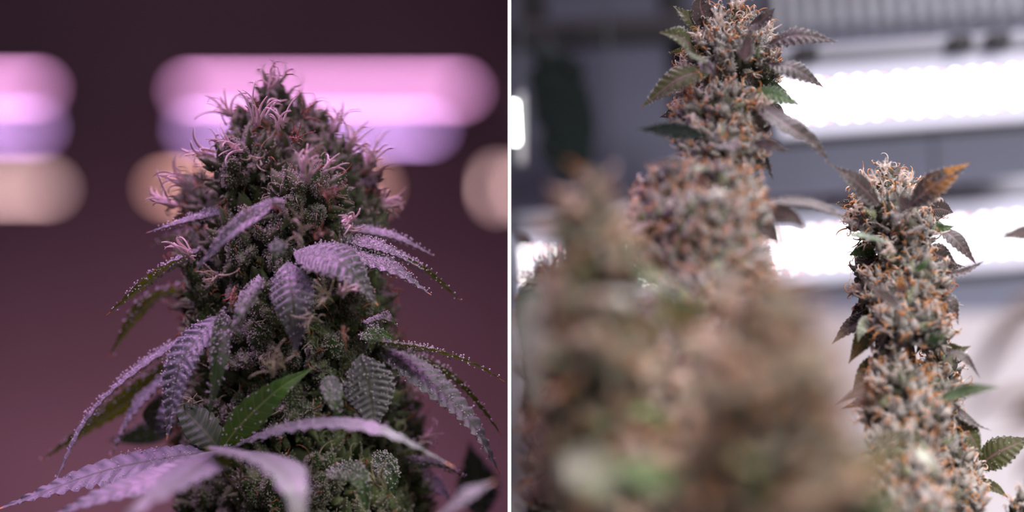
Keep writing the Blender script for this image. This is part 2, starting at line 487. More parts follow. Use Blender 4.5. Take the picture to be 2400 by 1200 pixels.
# ------------------------------------------------------------------ plant pieces
# one resin gland: three-sided stalk and an octahedral head
_tv = np.array([(1, 0, 0), (-.5, .87, 0), (-.5, -.87, 0)], float)
def gland_template(h, sr, hr):
    V = np.vstack([_tv * sr, [(0, 0, h)],
                   np.array([(1, 0, 0), (-1, 0, 0), (0, 1, 0), (0, -1, 0), (0, 0, 1), (0, 0, -1)]) * hr + (0, 0, h)])
    T = np.array([(0, 1, 3), (1, 2, 3), (2, 0, 3)] + [tuple(4 + q for q in f) for f in
                 ((0, 2, 4), (2, 1, 4), (1, 3, 4), (3, 0, 4), (2, 0, 5), (1, 2, 5), (3, 1, 5), (0, 3, 5))])
    return V, T

def frost_arrays(V, T, n, h, sr, hr, rng, weight=None, both=False, jit=0.5):
    a, b, c = V[T[:, 0]], V[T[:, 1]], V[T[:, 2]]
    cr = np.cross(b - a, c - a)
    ar = np.linalg.norm(cr, axis=1)
    N = cr / (ar[:, None] + 1e-15)
    wgt = ar if weight is None else ar * weight
    f = rng.choice(len(T), n, p=wgt / wgt.sum())
    r1 = np.sqrt(rng.random(n)); r2 = rng.random(n)
    p = a[f] * (1 - r1)[:, None] + b[f] * (r1 * (1 - r2))[:, None] + c[f] * (r1 * r2)[:, None]
    nn = N[f]
    if both:
        nn = nn * np.where(rng.random(n) < 0.5, -1, 1)[:, None]
    nn = nrm(nn + rng.normal(0, jit * .5, (n, 3)))
    ref = np.where(np.abs(nn[:, 2:3]) > .9, np.array([[1., 0, 0]]), np.array([[0, 0, 1.]]))
    A = nrm(np.cross(nn, ref)); B = np.cross(nn, A)
    gv, gt = gland_template(h, sr, hr)
    sc = rng.uniform(.6, 1.25, n)[:, None, None]
    W = p[:, None, :] + sc * (gv[None, :, 0:1] * A[:, None] + gv[None, :, 1:2] * B[:, None] + gv[None, :, 2:3] * nn[:, None])
    TT = gt[None] + (np.arange(n) * len(gv))[:, None, None]
    return W.reshape(-1, 3), TT.reshape(-1, 3)

def bract_body(rng, rings=9, sides=9, slim=1.0, taper=.62):
    """pointed, slightly hooked, seamed teardrop, about 1 long, growing along +z"""
    t = np.linspace(0, 1, rings)
    prof = 0.30 * slim * np.sin(np.pi * np.clip(t, 0, 1) ** taper) ** (0.85 if taper > .6 else 1.25) * (1 - 0.25 * t) + 0.012
    a = np.linspace(0, 2 * np.pi, sides, endpoint=False)
    bend = rng.uniform(-.25, .3); bd2 = rng.uniform(-.12, .12)
    V = []
    for i in range(rings):
        seam = 1 - 0.22 * np.exp(-((a - np.pi) ** 2) / 0.15)
        r = prof[i] * seam * (1 + rng.normal(0, .05, sides))
        V.append(np.stack([np.cos(a) * r + bend * t[i] ** 2, np.sin(a) * r * 0.82 + bd2 * t[i] ** 2, np.full(sides, t[i])], 1))
    V = np.concatenate(V)
    return V, grid_tris(rings, sides, True)

def leaflet_body(rng):
    """small folded pointed bract leaf, one unit long along +z"""
    n, mth = 9, 5
    t = np.linspace(0, 1, n); wdt = 0.17 * np.sin(np.pi * t ** .7) ** 1.1 + .004
    u = np.linspace(-1, 1, mth); fold = rng.uniform(.3, .8); bend = rng.uniform(-.1, .35)
    V = np.stack([np.stack([wdt[:, None] * u[None] * math.cos(fold),
                            wdt[:, None] * np.abs(u)[None] * math.sin(fold) + (bend * t ** 2)[:, None] + 0 * u[None],
                            np.repeat(t[:, None], mth, 1)], -1)], 0)[0].reshape(-1, 3)
    return V, grid_tris(n, mth)

def bract_variants(prefix, mat, glands, h, sr, hr, k=6, nl=2, slim=(.8, 1.15), taper=.62, frost=None):
    out = []
    for i in range(k):
        rng = np.random.default_rng(100 + i)
        if i < k - nl:
            V, T = bract_body(rng, slim=rng.uniform(*slim), taper=taper)
        else:
            V, T = leaflet_body(rng)
        fv, ft = frost_arrays(V, T, glands, h, sr, hr, rng, both=(i >= k - nl))
        A = Acc(); A.add(V, T, 0); A.add(fv, ft, 1)
        VV, TT, MM = A.arrays()
        out.append(make_mesh(prefix, VV, TT, [mat, frost or M['frost']], MM))
    return out
# bract of the big left bud is about 48 px = 9.6 mm long; of the right buds about 26 px
BR_LEFT = bract_variants('frosted_bract', M['bract_green'], 220, 0.10, 0.009, 0.027, 7, 1, (.95, 1.45), frost=M['frost_bud'])
BR_RIGHT = bract_variants('grey_frosted_bract', M['bract_grey'], 150, 0.085, 0.012, 0.022, 9, 4, (.95, 1.4), .46)

BR_BROWN = bract_variants('brown_bract', M['bract_brown'], 60, 0.085, 0.012, 0.022, 6, 2, (.95, 1.4), .5)
def lowres_bracts(mat_idx_body, glands, h, sr, hr):
    out = []
    for i in range(4):
        rng = np.random.default_rng(300 + i)
        V, T = bract_body(rng, 6, 6) if i < 3 else leaflet_body(rng)
        fv, ft = frost_arrays(V, T, glands, h, sr, hr, rng)
        A = Acc(); A.add(V, T, 0); A.add(fv, ft, 1)
        out.append(A.arrays())
    return out
LOW = lowres_bracts(0, 26, 0.10, 0.012, 0.036)

def frame_from(d, spin):
    d = nrm(d)
    ref = np.array([1., 0, 0]) if abs(d[2]) > .95 else np.array([0, 0, 1.])
    A = nrm(np.cross(ref, d)); B = np.cross(d, A)
    c, s = math.cos(spin), math.sin(spin)
    return np.stack([A * c + B * s, -A * s + B * c, d], 1)   # columns

def core_mesh(name, r, mat, rng):
    nu, nv = 10, 14
    th = np.linspace(0.02, np.pi - .02, nu); ph = np.linspace(0, 2 * np.pi, nv, endpoint=False)
    n = np.stack([np.sin(th)[:, None] * np.cos(ph), np.sin(th)[:, None] * np.sin(ph), np.repeat(np.cos(th)[:, None], nv, 1)], -1).reshape(-1, 3)
    V = n * np.asarray(r) * (1 + rng.normal(0, .07, (len(n), 1)))
    return make_mesh(name, V, grid_tris(nu, nv, True)[:, ::-1], [mat])

def hair(rng, p, d, L, r, curl, n=7, sides=5):
    """one curling hair: list of points bending steadily about a random axis"""
    d = nrm(d); ax = nrm(np.cross(d, rng.normal(size=3)))
    pts = [np.array(p, float)]; st = L / (n - 1)
    for i in range(n - 1):
        a = curl * (0.3 + 1.4 * i / (n - 1)) / (n - 1)
        d = d * math.cos(a) + np.cross(ax, d) * math.sin(a)
        pts.append(pts[-1] + d * st)
    return tube_arrays(pts, r, r * .35, n, sides, rf=lambda t: r * (1 - .65 * t ** 1.3))

def build_buds(plant, base, lumps, variants, size_px, core_mat, rng, n_max, spacing, hairs, upness=0.55, face=-0.55, hair_len=26, hair_r=1.6, tip_hairs=True, jit=.3):
    """lumps: (px, py, d, rx_px, rz_px). Every lump is one bud: a core with bracts, hairs and frost as its pieces"""
    C = []; R = []
    for (px, py, d, rx, rz) in lumps:
        C.append(P(px, py, d)); R.append(np.array([pxm(rx, d), pxm(rx, d) * .9, pxm(rz, d)]))
    C = np.array(C); R = np.array(R); rel = [l_[3] for l_ in lumps]
    cand = []
    for i in range(len(C)):
        d = lumps[i][2]
        sz = pxm(size_px, F if d < F else d) * (1.0 if d > 1.0 else 1.0)
        area_px = 4 * np.pi * (R[i].mean() ** 2)
        n = max(8, int(area_px / (sz * spacing) ** 2))
        j = np.arange(n) + .5
        z = 1 - 2 * j / n; ph = j * 2.39996 + i
        N = np.stack([np.sqrt(1 - z * z) * np.cos(ph), np.sqrt(1 - z * z) * np.sin(ph), z], 1) + rng.normal(0, .10, (n, 3))
        N = nrm(N)
        p = C[i] + N * R[i]
        nn = nrm(N / R[i])
        for q in range(n):
            inside = False
            for m in range(len(C)):
                if m != i and np.sum(((p[q] - C[m]) / R[m]) ** 2) < 0.80:
                    inside = True; break
            if inside: continue
            if nn[q] @ np.array([0, -1., 0]) < face: continue
            kk = min(1.1, max(.5, rel[i] / (size_px * 1.7)))
            cand.append((i, p[q], nn[q], sz * kk * rng.uniform(.7, 1.35), d))
    # those facing the viewer and standing nearest show largest
    key = [-(c[2] @ np.array([0, -1, 0]) * 1.0 + c[3] / c[4] * 30) for c in cand]
    order = np.argsort(key)
    indiv = set(order[:n_max].tolist())
    cores = []
    for i in range(len(C)):
        o = link('bud', core_mesh('bud', R[i] * .90, core_mat, rng), plant, C[i] - base)
        cores.append(o)
    mass = Acc(); hz = {}
    for q, (i, p, nn, sz, d) in enumerate(cand):
        dr = nrm(nn * .75 + np.array([0, 0, upness]) + rng.normal(0, jit, 3))
        Mx = frame_from(dr, rng.uniform(0, 6.28))
        org = p - dr * sz * .32
        if q in indiv:
            v = variants[rng.integers(0, len(variants))]
            o = link('bract', v, cores[i], org - C[i])
            o.rotation_mode = 'QUATERNION'
            o.rotation_quaternion = Matrix(Mx.tolist()).to_quaternion()
            o.scale = (sz * rng.uniform(.8, 1.2), sz * rng.uniform(.8, 1.2), sz)
        else:
            V, T, MI = LOW[rng.integers(0, len(LOW))]
            W = (V * sz) @ Mx.T + org - base
            mass.V.append(W); mass.T.append(T + mass.n); mass.M.append(MI); mass.n += len(W)
        if tip_hairs:
            for (mat, prob) in hairs:
                if rng.random() < prob:
                    for h in range(rng.integers(1, 3)):
                        L = pxm(hair_len, max(d, 1.0)) * rng.uniform(.6, 1.4)
                        d2 = nrm(dr + nn * .3 + rng.normal(0, .5, 3))
                        V, T = hair(rng, p + dr * sz * rng.uniform(.2, .6) - C[i], d2, L, pxm(hair_r, max(d, 1.0)), rng.uniform(1.2, 4.5), 7, 4)
                        hz.setdefault((i, mat), Acc()).add(V, T)
    if mass.n:
        V, T, MI = mass.arrays()
        o = link('bract_mass', make_mesh('bract_mass', V, T, [variants[0].materials[0], variants[0].materials[1]], MI), plant)
        o['kind'] = 'stuff'
    for (i, mat), A in hz.items():
        V, T, _ = A.arrays()
        o = link('pistil_hairs', make_mesh('pistil_hairs', V, T, [M[mat]]), cores[i])
        o['kind'] = 'stuff'
    return cores, C, R

UPS = {'top': (0, -.40, .92), 'front': (0, -.95, .45), 'under': (0, .55, .83), 'side': (-.6, -.5, .7), 'sider': (.6, -.5, .7), 'edge': (0, .05, 1), 'cam': (0, -1, .12), 'camd': (0, -1, -.25)}
def leaf_arrays(ctrl, W, up, fold=.35, teeth=11, rib=.05, serr=.16, twist=0.0, droop=.25, pk=.60):
    n = teeth * 4 + 1
    Cp = curve_pts(ctrl, n)
    t = np.linspace(0, 1, n)
    Tn = nrm(np.gradient(Cp, axis=0))
    up = np.asarray(up, float)[None]
    N = nrm(up - np.sum(up * Tn, 1, keepdims=True) * Tn)
    B = np.cross(Tn, N)
    if twist:
        a = (twist * t)[:, None]
        N, B = N * np.cos(a) + B * np.sin(a), B * np.cos(a) - N * np.sin(a)
    wd = W / 2 * np.sin(np.pi * np.clip(t, 0.0, 1) ** pk) ** 1.3 + W * .018
    f = (t * teeth) % 1.0
    active = np.clip((t - .05) / .1, 0, 1) * np.clip((0.97 - t) / .08, 0, 1)
    u = np.linspace(-1, 1, 9)
    au = np.abs(u)
    V = np.zeros((n, 9, 3))
    tooth = 1 + serr * (f - .45) * active
    lat = wd[:, None] * u[None] * (1 + (tooth - 1)[:, None] * (au[None] > .9))
    fwd = wd[:, None] * (au ** 1.5)[None] * .38 * (1 - t)[:, None] ** .5
    f2 = ((t * teeth)[:, None] - au[None] * .5) % 1.0
    quilt = rib * W * (np.sin(np.pi * f2) - .6) * np.minimum(1, au * 2.2)[None] * active[:, None]
    hgt = np.abs(lat) * math.sin(fold) - droop * (lat ** 2) / (W / 2 + 1e-9) + quilt
    V = Cp[:, None] + B[:, None] * (lat * math.cos(fold))[..., None] + N[:, None] * hgt[..., None] + Tn[:, None] * fwd[..., None]
    uv = np.stack([np.repeat((u * .5 + .5)[None], n, 0), np.repeat(t[:, None], 9, 1)], -1).reshape(-1, 2)
    T = grid_tris(n, 9)
    return V.reshape(-1, 3), T, uv

def add_leaf(parent, origin, pts, wpx, up='top', mat='leaf_lilac', fold=.35, teeth=11, frost=1.0, rib=.05, name='sugar_leaf', rng=RNG, twist=0., droop=.25, serr=.16, gl=(7, .7, 2.1), pk=.60, margin=False):
    """pts: (px, py, d) from base to tip"""
    ctrl = [P(*q) for q in pts]
    dm = np.mean([q[2] for q in pts])
    upv = UPS[up] if isinstance(up, str) else up
    V, T, uv = leaf_arrays([c - origin for c in ctrl], pxm(wpx, dm), upv, fold, teeth, rib, serr, twist, droop, pk)
    # order so that the upper side is the front face
    a, b, c = V[T[:, 0]], V[T[:, 1]], V[T[:, 2]]
    if np.sum(np.cross(b - a, c - a) @ np.asarray(upv)) < 0:
        T = T[:, ::-1]
    o = link(name, make_mesh(name, V, T, [M[mat]], uv=uv), parent)
    if frost > 0:
        L = sum(math.dist(pts[i][:2], pts[i + 1][:2]) for i in range(len(pts) - 1))
        n = int(min(2600, L * wpx * .60 / 26 * frost)) + 10
        tt = uv[T].mean(1)
        wgt = np.clip(1.1 - tt[:, 1] * 1.15, .06, 1) ** 1.2 + .9 * (np.abs(tt[:, 0] - .5) > .40)
        if margin:
            wgt = .06 + 2.0 * (np.abs(tt[:, 0] - .5) > .42); n = int(n * .8)
        fv, ft = frost_arrays(V, T, n, pxm(gl[0], 1.2), pxm(gl[1], 1.2), pxm(gl[2], 1.2), rng, wgt, both=True)
        fo = link('resin_frost', make_mesh('resin_frost', fv, ft, [M['frost']]), o)
        fo['kind'] = 'stuff'
    return o

def stem(parent, base, pts, r0, r1, mat='stem', name='stem'):
    V, T = tube_arrays([np.asarray(p) - base for p in pts], r0, r1, 14, 9)
    return link(name, make_mesh(name, V, T, [M[mat]]), parent)

# ------------------------------------------------------------------ the left plant
def left_plant():
    P = lambda px, py, d=F: P0(px, py, d + SHIFT)
    rng = np.random.default_rng(5)
    base = np.array([P(690, 600, 1.21)[0], 1.21, 0.0])
    pl = thing('flowering_plant', base, 'big green frosted flower cluster with drooping lilac-lit leaves left of the partition', 'plant', None)
    stem(pl, base, [base, base + (0, 0, .6), P(700, 1200, 1.21), P(680, 800, 1.21), P(650, 300, 1.20)], .009, .003, 'stem_green')
    sh = lambda pts: [(a, b, d + SHIFT) for a, b, d in pts]
    lumps = [(640, 232, 1.20, 42, 48), (618, 300, 1.20, 70, 55), (690, 300, 1.21, 72, 55), (752, 325, 1.23, 42, 42),
             (575, 400, 1.17, 80, 80), (650, 390, 1.20, 110, 90), (722, 470, 1.15, 80, 78), (760, 400, 1.20, 75, 70),
             (840, 440, 1.24, 48, 60), (462, 470, 1.24, 46, 52), (510, 500, 1.20, 60, 60), (478, 595, 1.19, 55, 60),
             (620, 560, 1.17, 120, 95), (820, 525, 1.20, 70, 70), (770, 590, 1.19, 90, 90), (545, 660, 1.18, 105, 85),
             (690, 680, 1.17, 130, 110), (800, 700, 1.18, 95, 90), (880, 735, 1.21, 48, 55), (470, 705, 1.22, 55, 60),
             (600, 800, 1.18, 150, 110), (760, 830, 1.18, 140, 110), (880, 830, 1.21, 60, 60), (490, 870, 1.21, 80, 90),
             (640, 950, 1.19, 180, 120), (830, 960, 1.20, 120, 100), (930, 1010, 1.23, 60, 80), (520, 1030, 1.21, 100, 100),
             (700, 1110, 1.19, 190, 120), (880, 1120, 1.20, 110, 100), (560, 1190, 1.20, 130, 100), (800, 1230, 1.19, 180, 100),
             (955, 1180, 1.22, 60, 60)]
    lumps = [(a, b, d + SHIFT, r1, r2) for a, b, d, r1, r2 in lumps]
    cores, C, R = build_buds(pl, base, lumps, BR_LEFT, 46, M['core_green'], rng, 295, .62,
                             [('pistil_rust', .22), ('pistil_pale_green', .25)], upness=.45, hair_len=40, hair_r=1.9)
    # tufts of pale hairs: (px, py, d, direction, count, length, spread, material)
    tufts = [(637, 200, 1.17, (0, -.2, 1), 8, 48, .9, 'pistil_white'), (598, 290, 1.14, (-.1, -.3, 1), 5, 85, .35, 'pistil_white'),
             (652, 302, 1.13, (.05, -.4, 1), 4, 60, .35, 'pistil_white'), (560, 350, 1.13, (-.8, -.6, .35), 6, 75, .55, 'pistil_white'),
             (600, 372, 1.12, (.2, -.8, -.4), 4, 45, .6, 'pistil_pale_green'), (715, 415, 1.10, (0, -.25, 1), 9, 70, .42, 'pistil_white'),
             (760, 405, 1.12, (.55, -.3, .8), 4, 55, .4, 'pistil_white'), (782, 305, 1.19, (.5, -.1, .9), 7, 80, .5, 'pistil_white'),
             (820, 345, 1.19, (.5, -.1, .9), 7, 85, .5, 'pistil_white'), (538, 272, 1.18, (-.6, -.2, .8), 6, 75, .5, 'pistil_white'),
             (492, 368, 1.17, (-.9, -.2, .5), 6, 75, .5, 'pistil_white'), (862, 388, 1.20, (.4, 0, .9), 8, 85, .55, 'pistil_white'),
             (886, 478, 1.20, (.8, 0, .4), 7, 75, .5, 'pistil_white'), (428, 428, 1.20, (-.6, -.1, .8), 6, 75, .5, 'pistil_white'),
             (410, 478, 1.19, (-.8, -.1, .5), 6, 70, .5, 'pistil_white'), (445, 600, 1.14, (-.7, -.4, .6), 8, 65, .55, 'pistil_white'),
             (505, 645, 1.12, (-.3, -.8, .2), 7, 50, .8, 'pistil_pale_green'), (585, 525, 1.10, (-.2, -.8, .4), 6, 40, .8, 'pistil_pale_green'),
             (690, 520, 1.09, (-.2, -.8, .5), 5, 45, .6, 'pistil_pale_green'), (700, 550, 1.09, (.3, -.9, -.1), 6, 40, .8, 'pistil_pale_green'),
             (815, 520, 1.13, (.5, -.6, -.2), 8, 60, .6, 'pistil_white'), (760, 700, 1.10, (-.2, -.8, .5), 7, 60, .8, 'pistil_pale_green'),
             (800, 690, 1.10, (.4, -.6, .6), 5, 55, .5, 'pistil_white'), (740, 745, 1.10, (-.6, -.7, 0), 6, 45, .8, 'pistil_pale_green'),
             (650, 865, 1.09, (-.1, -.7, .7), 8, 60, .8, 'pistil_pale_green'), (640, 490, 1.10, (.3, -.9, .2), 5, 40, .8, 'pistil_rust'),
             (770, 455, 1.09, (.6, -.7, .2), 6, 55, .7, 'pistil_rust'), (745, 555, 1.09, (.4, -.8, .1), 5, 45, .8, 'pistil_rust'),
             (920, 640, 1.19, (.7, -.3, .2), 4, 45, .6, 'pistil_rust'), (805, 770, 1.10, (0, -.8, -.7), 4, 50, .4, 'pistil_rust'),
             (545, 690, 1.12, (0, -.9, -.4), 4, 45, .5, 'pistil_rust'), (960, 930, 1.2, (.6, -.2, .7), 6, 55, .5, 'pistil_white'),
             (985, 1030, 1.19, (.9, -.2, .3), 8, 60, .5, 'pistil_white'), (450, 940, 1.14, (-.5, -.7, .2), 7, 50, .7, 'pistil_pale_green'),
             (890, 1140, 1.11, (-.2, -.6, .8), 6, 60, .5, 'pistil_pale_green'), (560, 1130, 1.12, (.1, -.8, .5), 6, 45, .8, 'pistil_pale_green'),
             (690, 330, 1.15, (.4, -.7, .4), 5, 45, .7, 'pistil_rust'), (715, 270, 1.17, (.5, -.5, .5), 5, 45, .7, 'pistil_rust'), (640, 250, 1.16, (-.3, -.8, .4), 5, 40, .7, 'pistil_white')]
    for (px, py, d, dr, n, L, spd, mat) in tufts:
        A = Acc(); o = P(px, py, d)
        r = 3.4 if mat == 'pistil_white' else (2.6 if mat == 'pistil_pale_green' else 1.9)
        for i in range(int(n * 1.5)):
            d2 = nrm(np.array(dr, float) + rng.normal(0, spd * .6, 3))
            st = rng.normal(0, pxm(7), 3)
            V, T = hair(rng, st, d2, pxm(L) * rng.uniform(.6, 1.25), pxm(r) * rng.uniform(.8, 1.2), rng.uniform(.5, 2.2), 9, 6)
            A.add(V, T, 0)
        V, T, _ = A.arrays()
        fv, ft = frost_arrays(V, T, 14 * n, pxm(2.5), pxm(.4), pxm(.9), rng)
        A.add(fv, ft, 1)
        V, T, MI = A.arrays()
        link('pistil_tuft', make_mesh('pistil_tuft', V, T, [M[mat], M['frost']], MI), pl, o - base)
    L = lambda pts, *a, **k: add_leaf(pl, base, sh(pts), *a, rng=rng, **k)
    # leaves round the upper bud
    L([(560, 488, 1.17), (450, 515, 1.16), (343, 546, 1.16)], 42, 'top', fold=.5, frost=1.6)
    L([(640, 478, 1.11), (545, 540, 1.09), (455, 636, 1.09)], 46, 'front', fold=.5, frost=1.8, rib=.03)
    L([(665, 476, 1.10), (620, 476, 1.08), (582, 502, 1.08)], 26, 'top', fold=.4, frost=1.4, teeth=6)
    L([(480, 545, 1.22), (415, 556, 1.22), (348, 574, 1.22)], 32, 'under', fold=.4, frost=1.6)
    L([(490, 585, 1.18), (380, 640, 1.15), (249, 739, 1.14)], 72, 'under', fold=.45, frost=1.5)
    L([(480, 675, 1.22), (350, 710, 1.20), (253, 838, 1.21)], 60, 'under', fold=.5, frost=.8)
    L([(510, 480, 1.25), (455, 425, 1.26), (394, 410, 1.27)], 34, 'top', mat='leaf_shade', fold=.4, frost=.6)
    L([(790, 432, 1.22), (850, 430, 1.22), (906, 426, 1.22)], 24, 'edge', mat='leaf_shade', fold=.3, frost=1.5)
    L([(430, 480, 1.24), (445, 470, 1.235), (462, 490, 1.235)], 44, 'cam', mat='leaf_bright', fold=.1, frost=.2, teeth=5)
    L([(815, 538, 1.18), (915, 553, 1.17), (1018, 600, 1.17)], 42, 'top', fold=.45, frost=1.8)
    L([(800, 560, 1.15), (890, 580, 1.14), (975, 622, 1.14)], 56, 'top', fold=.35, frost=2)
    L([(780, 580, 1.14), (910, 625, 1.13), (1011, 692, 1.13)], 78, 'top', fold=.3, frost=1.4, rib=.07)
    L([(880, 575, 1.18), (990, 630, 1.155), (1081, 706, 1.15)], 48, 'under', fold=.35, frost=1.2)
    L([(690, 590, 1.12), (800, 618, 1.105), (886, 716, 1.105)], 120, (0.15, -.72, .70), fold=.25, frost=.9, rib=.09, teeth=13)
    L([(672, 615, 1.12), (688, 715, 1.105), (695, 832, 1.11)], 104, (0, -1, .25), fold=.25, frost=.7, rib=.085, teeth=12)
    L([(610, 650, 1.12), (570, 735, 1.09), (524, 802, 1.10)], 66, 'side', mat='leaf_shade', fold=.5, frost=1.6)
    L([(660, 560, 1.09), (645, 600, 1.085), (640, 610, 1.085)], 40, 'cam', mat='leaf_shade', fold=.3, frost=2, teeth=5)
    # middle leaves hanging on the left
    L([(512, 740, 1.12), (425, 850, 1.115), (391, 1032, 1.115)], 96, (-.25, -.72, .65), fold=.3, frost=.6, rib=.09, teeth=15)
    L([(490, 765, 1.17), (335, 860, 1.16), (205, 985, 1.16), (124, 1142, 1.15)], 58, (-.2, -.25, .95), fold=.5, frost=.8, teeth=15)
    L([(440, 830, 1.21), (310, 935, 1.21), (200, 1010, 1.21), (94, 1083, 1.21)], 80, 'under', fold=.45, frost=.6, teeth=14)
    L([(410, 865, 1.20), (320, 960, 1.19), (258, 1075, 1.19)], 66, (-.5, -.3, .8), fold=.45, frost=.7, rib=.09, teeth=13)
    L([(372, 925, 1.20), (362, 970, 1.19), (385, 1032, 1.19)], 70, (-.5, -.8, .4), fold=.2, frost=.5, teeth=8, rib=.07)
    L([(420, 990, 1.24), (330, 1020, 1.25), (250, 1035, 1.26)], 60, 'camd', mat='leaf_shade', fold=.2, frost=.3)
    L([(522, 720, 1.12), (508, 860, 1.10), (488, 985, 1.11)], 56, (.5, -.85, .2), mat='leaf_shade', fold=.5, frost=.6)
    # right side
    L([(870, 805, 1.17), (1000, 822, 1.14), (1110, 855, 1.13), (1183, 895, 1.13)], 62, (0, .30, .95), fold=.4, frost=.6, teeth=16)
    L([(880, 812, 1.17), (990, 880, 1.15), (1100, 985, 1.15), (1172, 1112, 1.15)], 92, (.35, -.62, .70), fold=.3, frost=.5, rib=.10, teeth=17)
    L([(910, 815, 1.19), (1050, 880, 1.17), (1130, 960, 1.16), (1176, 1022, 1.16)], 62, (.2, .5, .8), fold=.35, frost=.8, teeth=15)
    L([(845, 830, 1.11), (868, 915, 1.11), (880, 1018, 1.11)], 118, (.05, -1, .2), fold=.2, frost=.5, rib=.07, teeth=13)
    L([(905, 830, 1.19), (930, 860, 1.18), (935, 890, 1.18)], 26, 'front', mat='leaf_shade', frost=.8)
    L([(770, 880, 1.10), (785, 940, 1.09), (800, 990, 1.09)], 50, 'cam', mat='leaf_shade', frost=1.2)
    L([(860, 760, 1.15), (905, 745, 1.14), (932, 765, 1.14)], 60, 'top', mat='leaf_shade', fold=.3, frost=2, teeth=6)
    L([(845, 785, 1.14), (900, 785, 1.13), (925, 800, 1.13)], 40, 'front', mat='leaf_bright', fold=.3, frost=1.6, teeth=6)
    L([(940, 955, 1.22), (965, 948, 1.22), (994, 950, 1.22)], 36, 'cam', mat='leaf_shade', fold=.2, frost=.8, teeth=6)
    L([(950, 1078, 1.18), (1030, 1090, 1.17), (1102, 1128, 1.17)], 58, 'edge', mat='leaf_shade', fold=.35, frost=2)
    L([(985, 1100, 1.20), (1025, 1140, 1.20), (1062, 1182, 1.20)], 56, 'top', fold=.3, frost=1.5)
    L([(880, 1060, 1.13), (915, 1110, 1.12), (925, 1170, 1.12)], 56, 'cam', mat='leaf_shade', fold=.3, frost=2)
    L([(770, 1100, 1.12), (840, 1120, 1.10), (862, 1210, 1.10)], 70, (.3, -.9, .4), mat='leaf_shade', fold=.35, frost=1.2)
    L([(1128, 1215, 1.27), (1118, 1130, 1.27), (1098, 1035, 1.27)], 100, 'cam', mat='leaf_shade', fold=.1, frost=.2, teeth=9, serr=.3)
    L([(985, 1250, 1.00), (1070, 1175, .98), (1160, 1128, .98)], 120, (0, -.5, .85), fold=.2, frost=0)
    # the large fan leaf in front of the cluster
    hub = P(518, 1056, 1.12)
    V, T = tube_arrays([P(640, 1160, 1.19) - base, P(560, 1090, 1.15) - base, hub - base], .0014, .0012, 8, 8)
    fan = link('fan_leaf', make_mesh('fan_leaf', V, T, [M['stem_green']]), pl)
    fan['label'] = 'large seven-fingered fan leaf spread out in front'
    K = lambda pts, *a, **k: add_leaf(fan, base, sh(pts), *a, rng=rng, name='leaflet', pk=.68, **k)
    h = (518, 1056, 1.12)
    K([h, (400, 1072, 1.13), (230, 1108, 1.14), (-12, 1196, 1.14)], 104, (-.12, -.60, .78), fold=.15, frost=.12, rib=.075, teeth=15, serr=.28)
    K([h, (380, 1115, 1.09), (230, 1165, 1.08), (90, 1225, 1.08)], 88, (-.1, -.6, .78), fold=.2, frost=0, rib=.07, teeth=14)
    K([h, (430, 1120, 1.02), (340, 1180, .98), (240, 1260, .97)], 150, (-.1, -.70, .7), fold=.2, frost=0, rib=.05, teeth=13)
    K([h, (605, 1068, 1.05), (680, 1130, .99), (715, 1300, .97)], 205, (.35, -.80, .48), fold=.2, frost=0, rib=.04, teeth=13)
    K([h, (700, 995, 1.09), (880, 1005, 1.06), (1065, 1095, 1.07)], 86, (.1, -.45, .88), fold=.2, frost=.1, rib=.07, teeth=15)
    K([h, (470, 1000, 1.13), (400, 930, 1.14)], 84, 'cam', mat='leaf_shade', fold=.2, frost=0, teeth=9)
    K([h, (560, 1000, 1.11), (650, 915, 1.10), (737, 860, 1.11)], 74, (.3, -.9, .3), mat='leaf_bright', fold=.25, frost=.15, rib=.02)
left_plant()

# ------------------------------------------------------------------ the plants of the right bay
GLR = (4.0, .45, 1.0)
def right_plant(name, label, stem_px, lumps, leaves, rng_seed, n_max, size=27, spacing=.66, hairs=(('pistil_orange', .75), ('pistil_white', .5)), base_px=None, stem_mat='stem', frost=1.0, hl=26, cat='plant', br=None, hr=2.0, tufts=()):
    rng = np.random.default_rng(rng_seed)
    sp = [P(*q) for q in stem_px]
    base = np.array([sp[0][0], sp[0][1], 0.0])
    pl = thing(name, base, label, cat)
    stem(pl, base, [base, base * .5 + sp[0] * .5] + sp, .005, .0018, stem_mat)
    if lumps:
        build_buds(pl, base, lumps, br or BR_RIGHT, size, M['core_grey'], rng, n_max, spacing, list(hairs), upness=.5, hair_len=hl, hair_r=hr, jit=.42)
    for (px, py, d) in tufts:
        A = Acc(); sx = np.sign(px - stem_px[-2][0]) * .5
        for i in range(9):
            V, T = hair(rng, rng.normal(0, pxm(5), 3), np.array([sx, -.3, .9]) + rng.normal(0, .5, 3), pxm(30) * rng.uniform(.6, 1.3), pxm(2.3), rng.uniform(.6, 3.0), 8, 5)
            A.add(V, T)
        V, T, _ = A.arrays()
        link('pistil_tuft', make_mesh('pistil_tuft', V, T, [M['pistil_white']]), pl, P(px, py, d) - base)
    for lf in leaves:
        pts, wpx, up, mat = lf[:4]
        kw = dict(lf[4]) if len(lf) > 4 else {}
        kw.setdefault('frost', frost)
        add_leaf(pl, base, pts, wpx * 1.25, up, mat, rng=rng, gl=GLR, margin=True, pk=.72, **kw)
    return pl
Pu, Ol, Au, Sh, Br, Pa = 'leaf_purple', 'leaf_olive', 'leaf_autumn', 'leaf_shade', 'leaf_bright', 'leaf_pale'

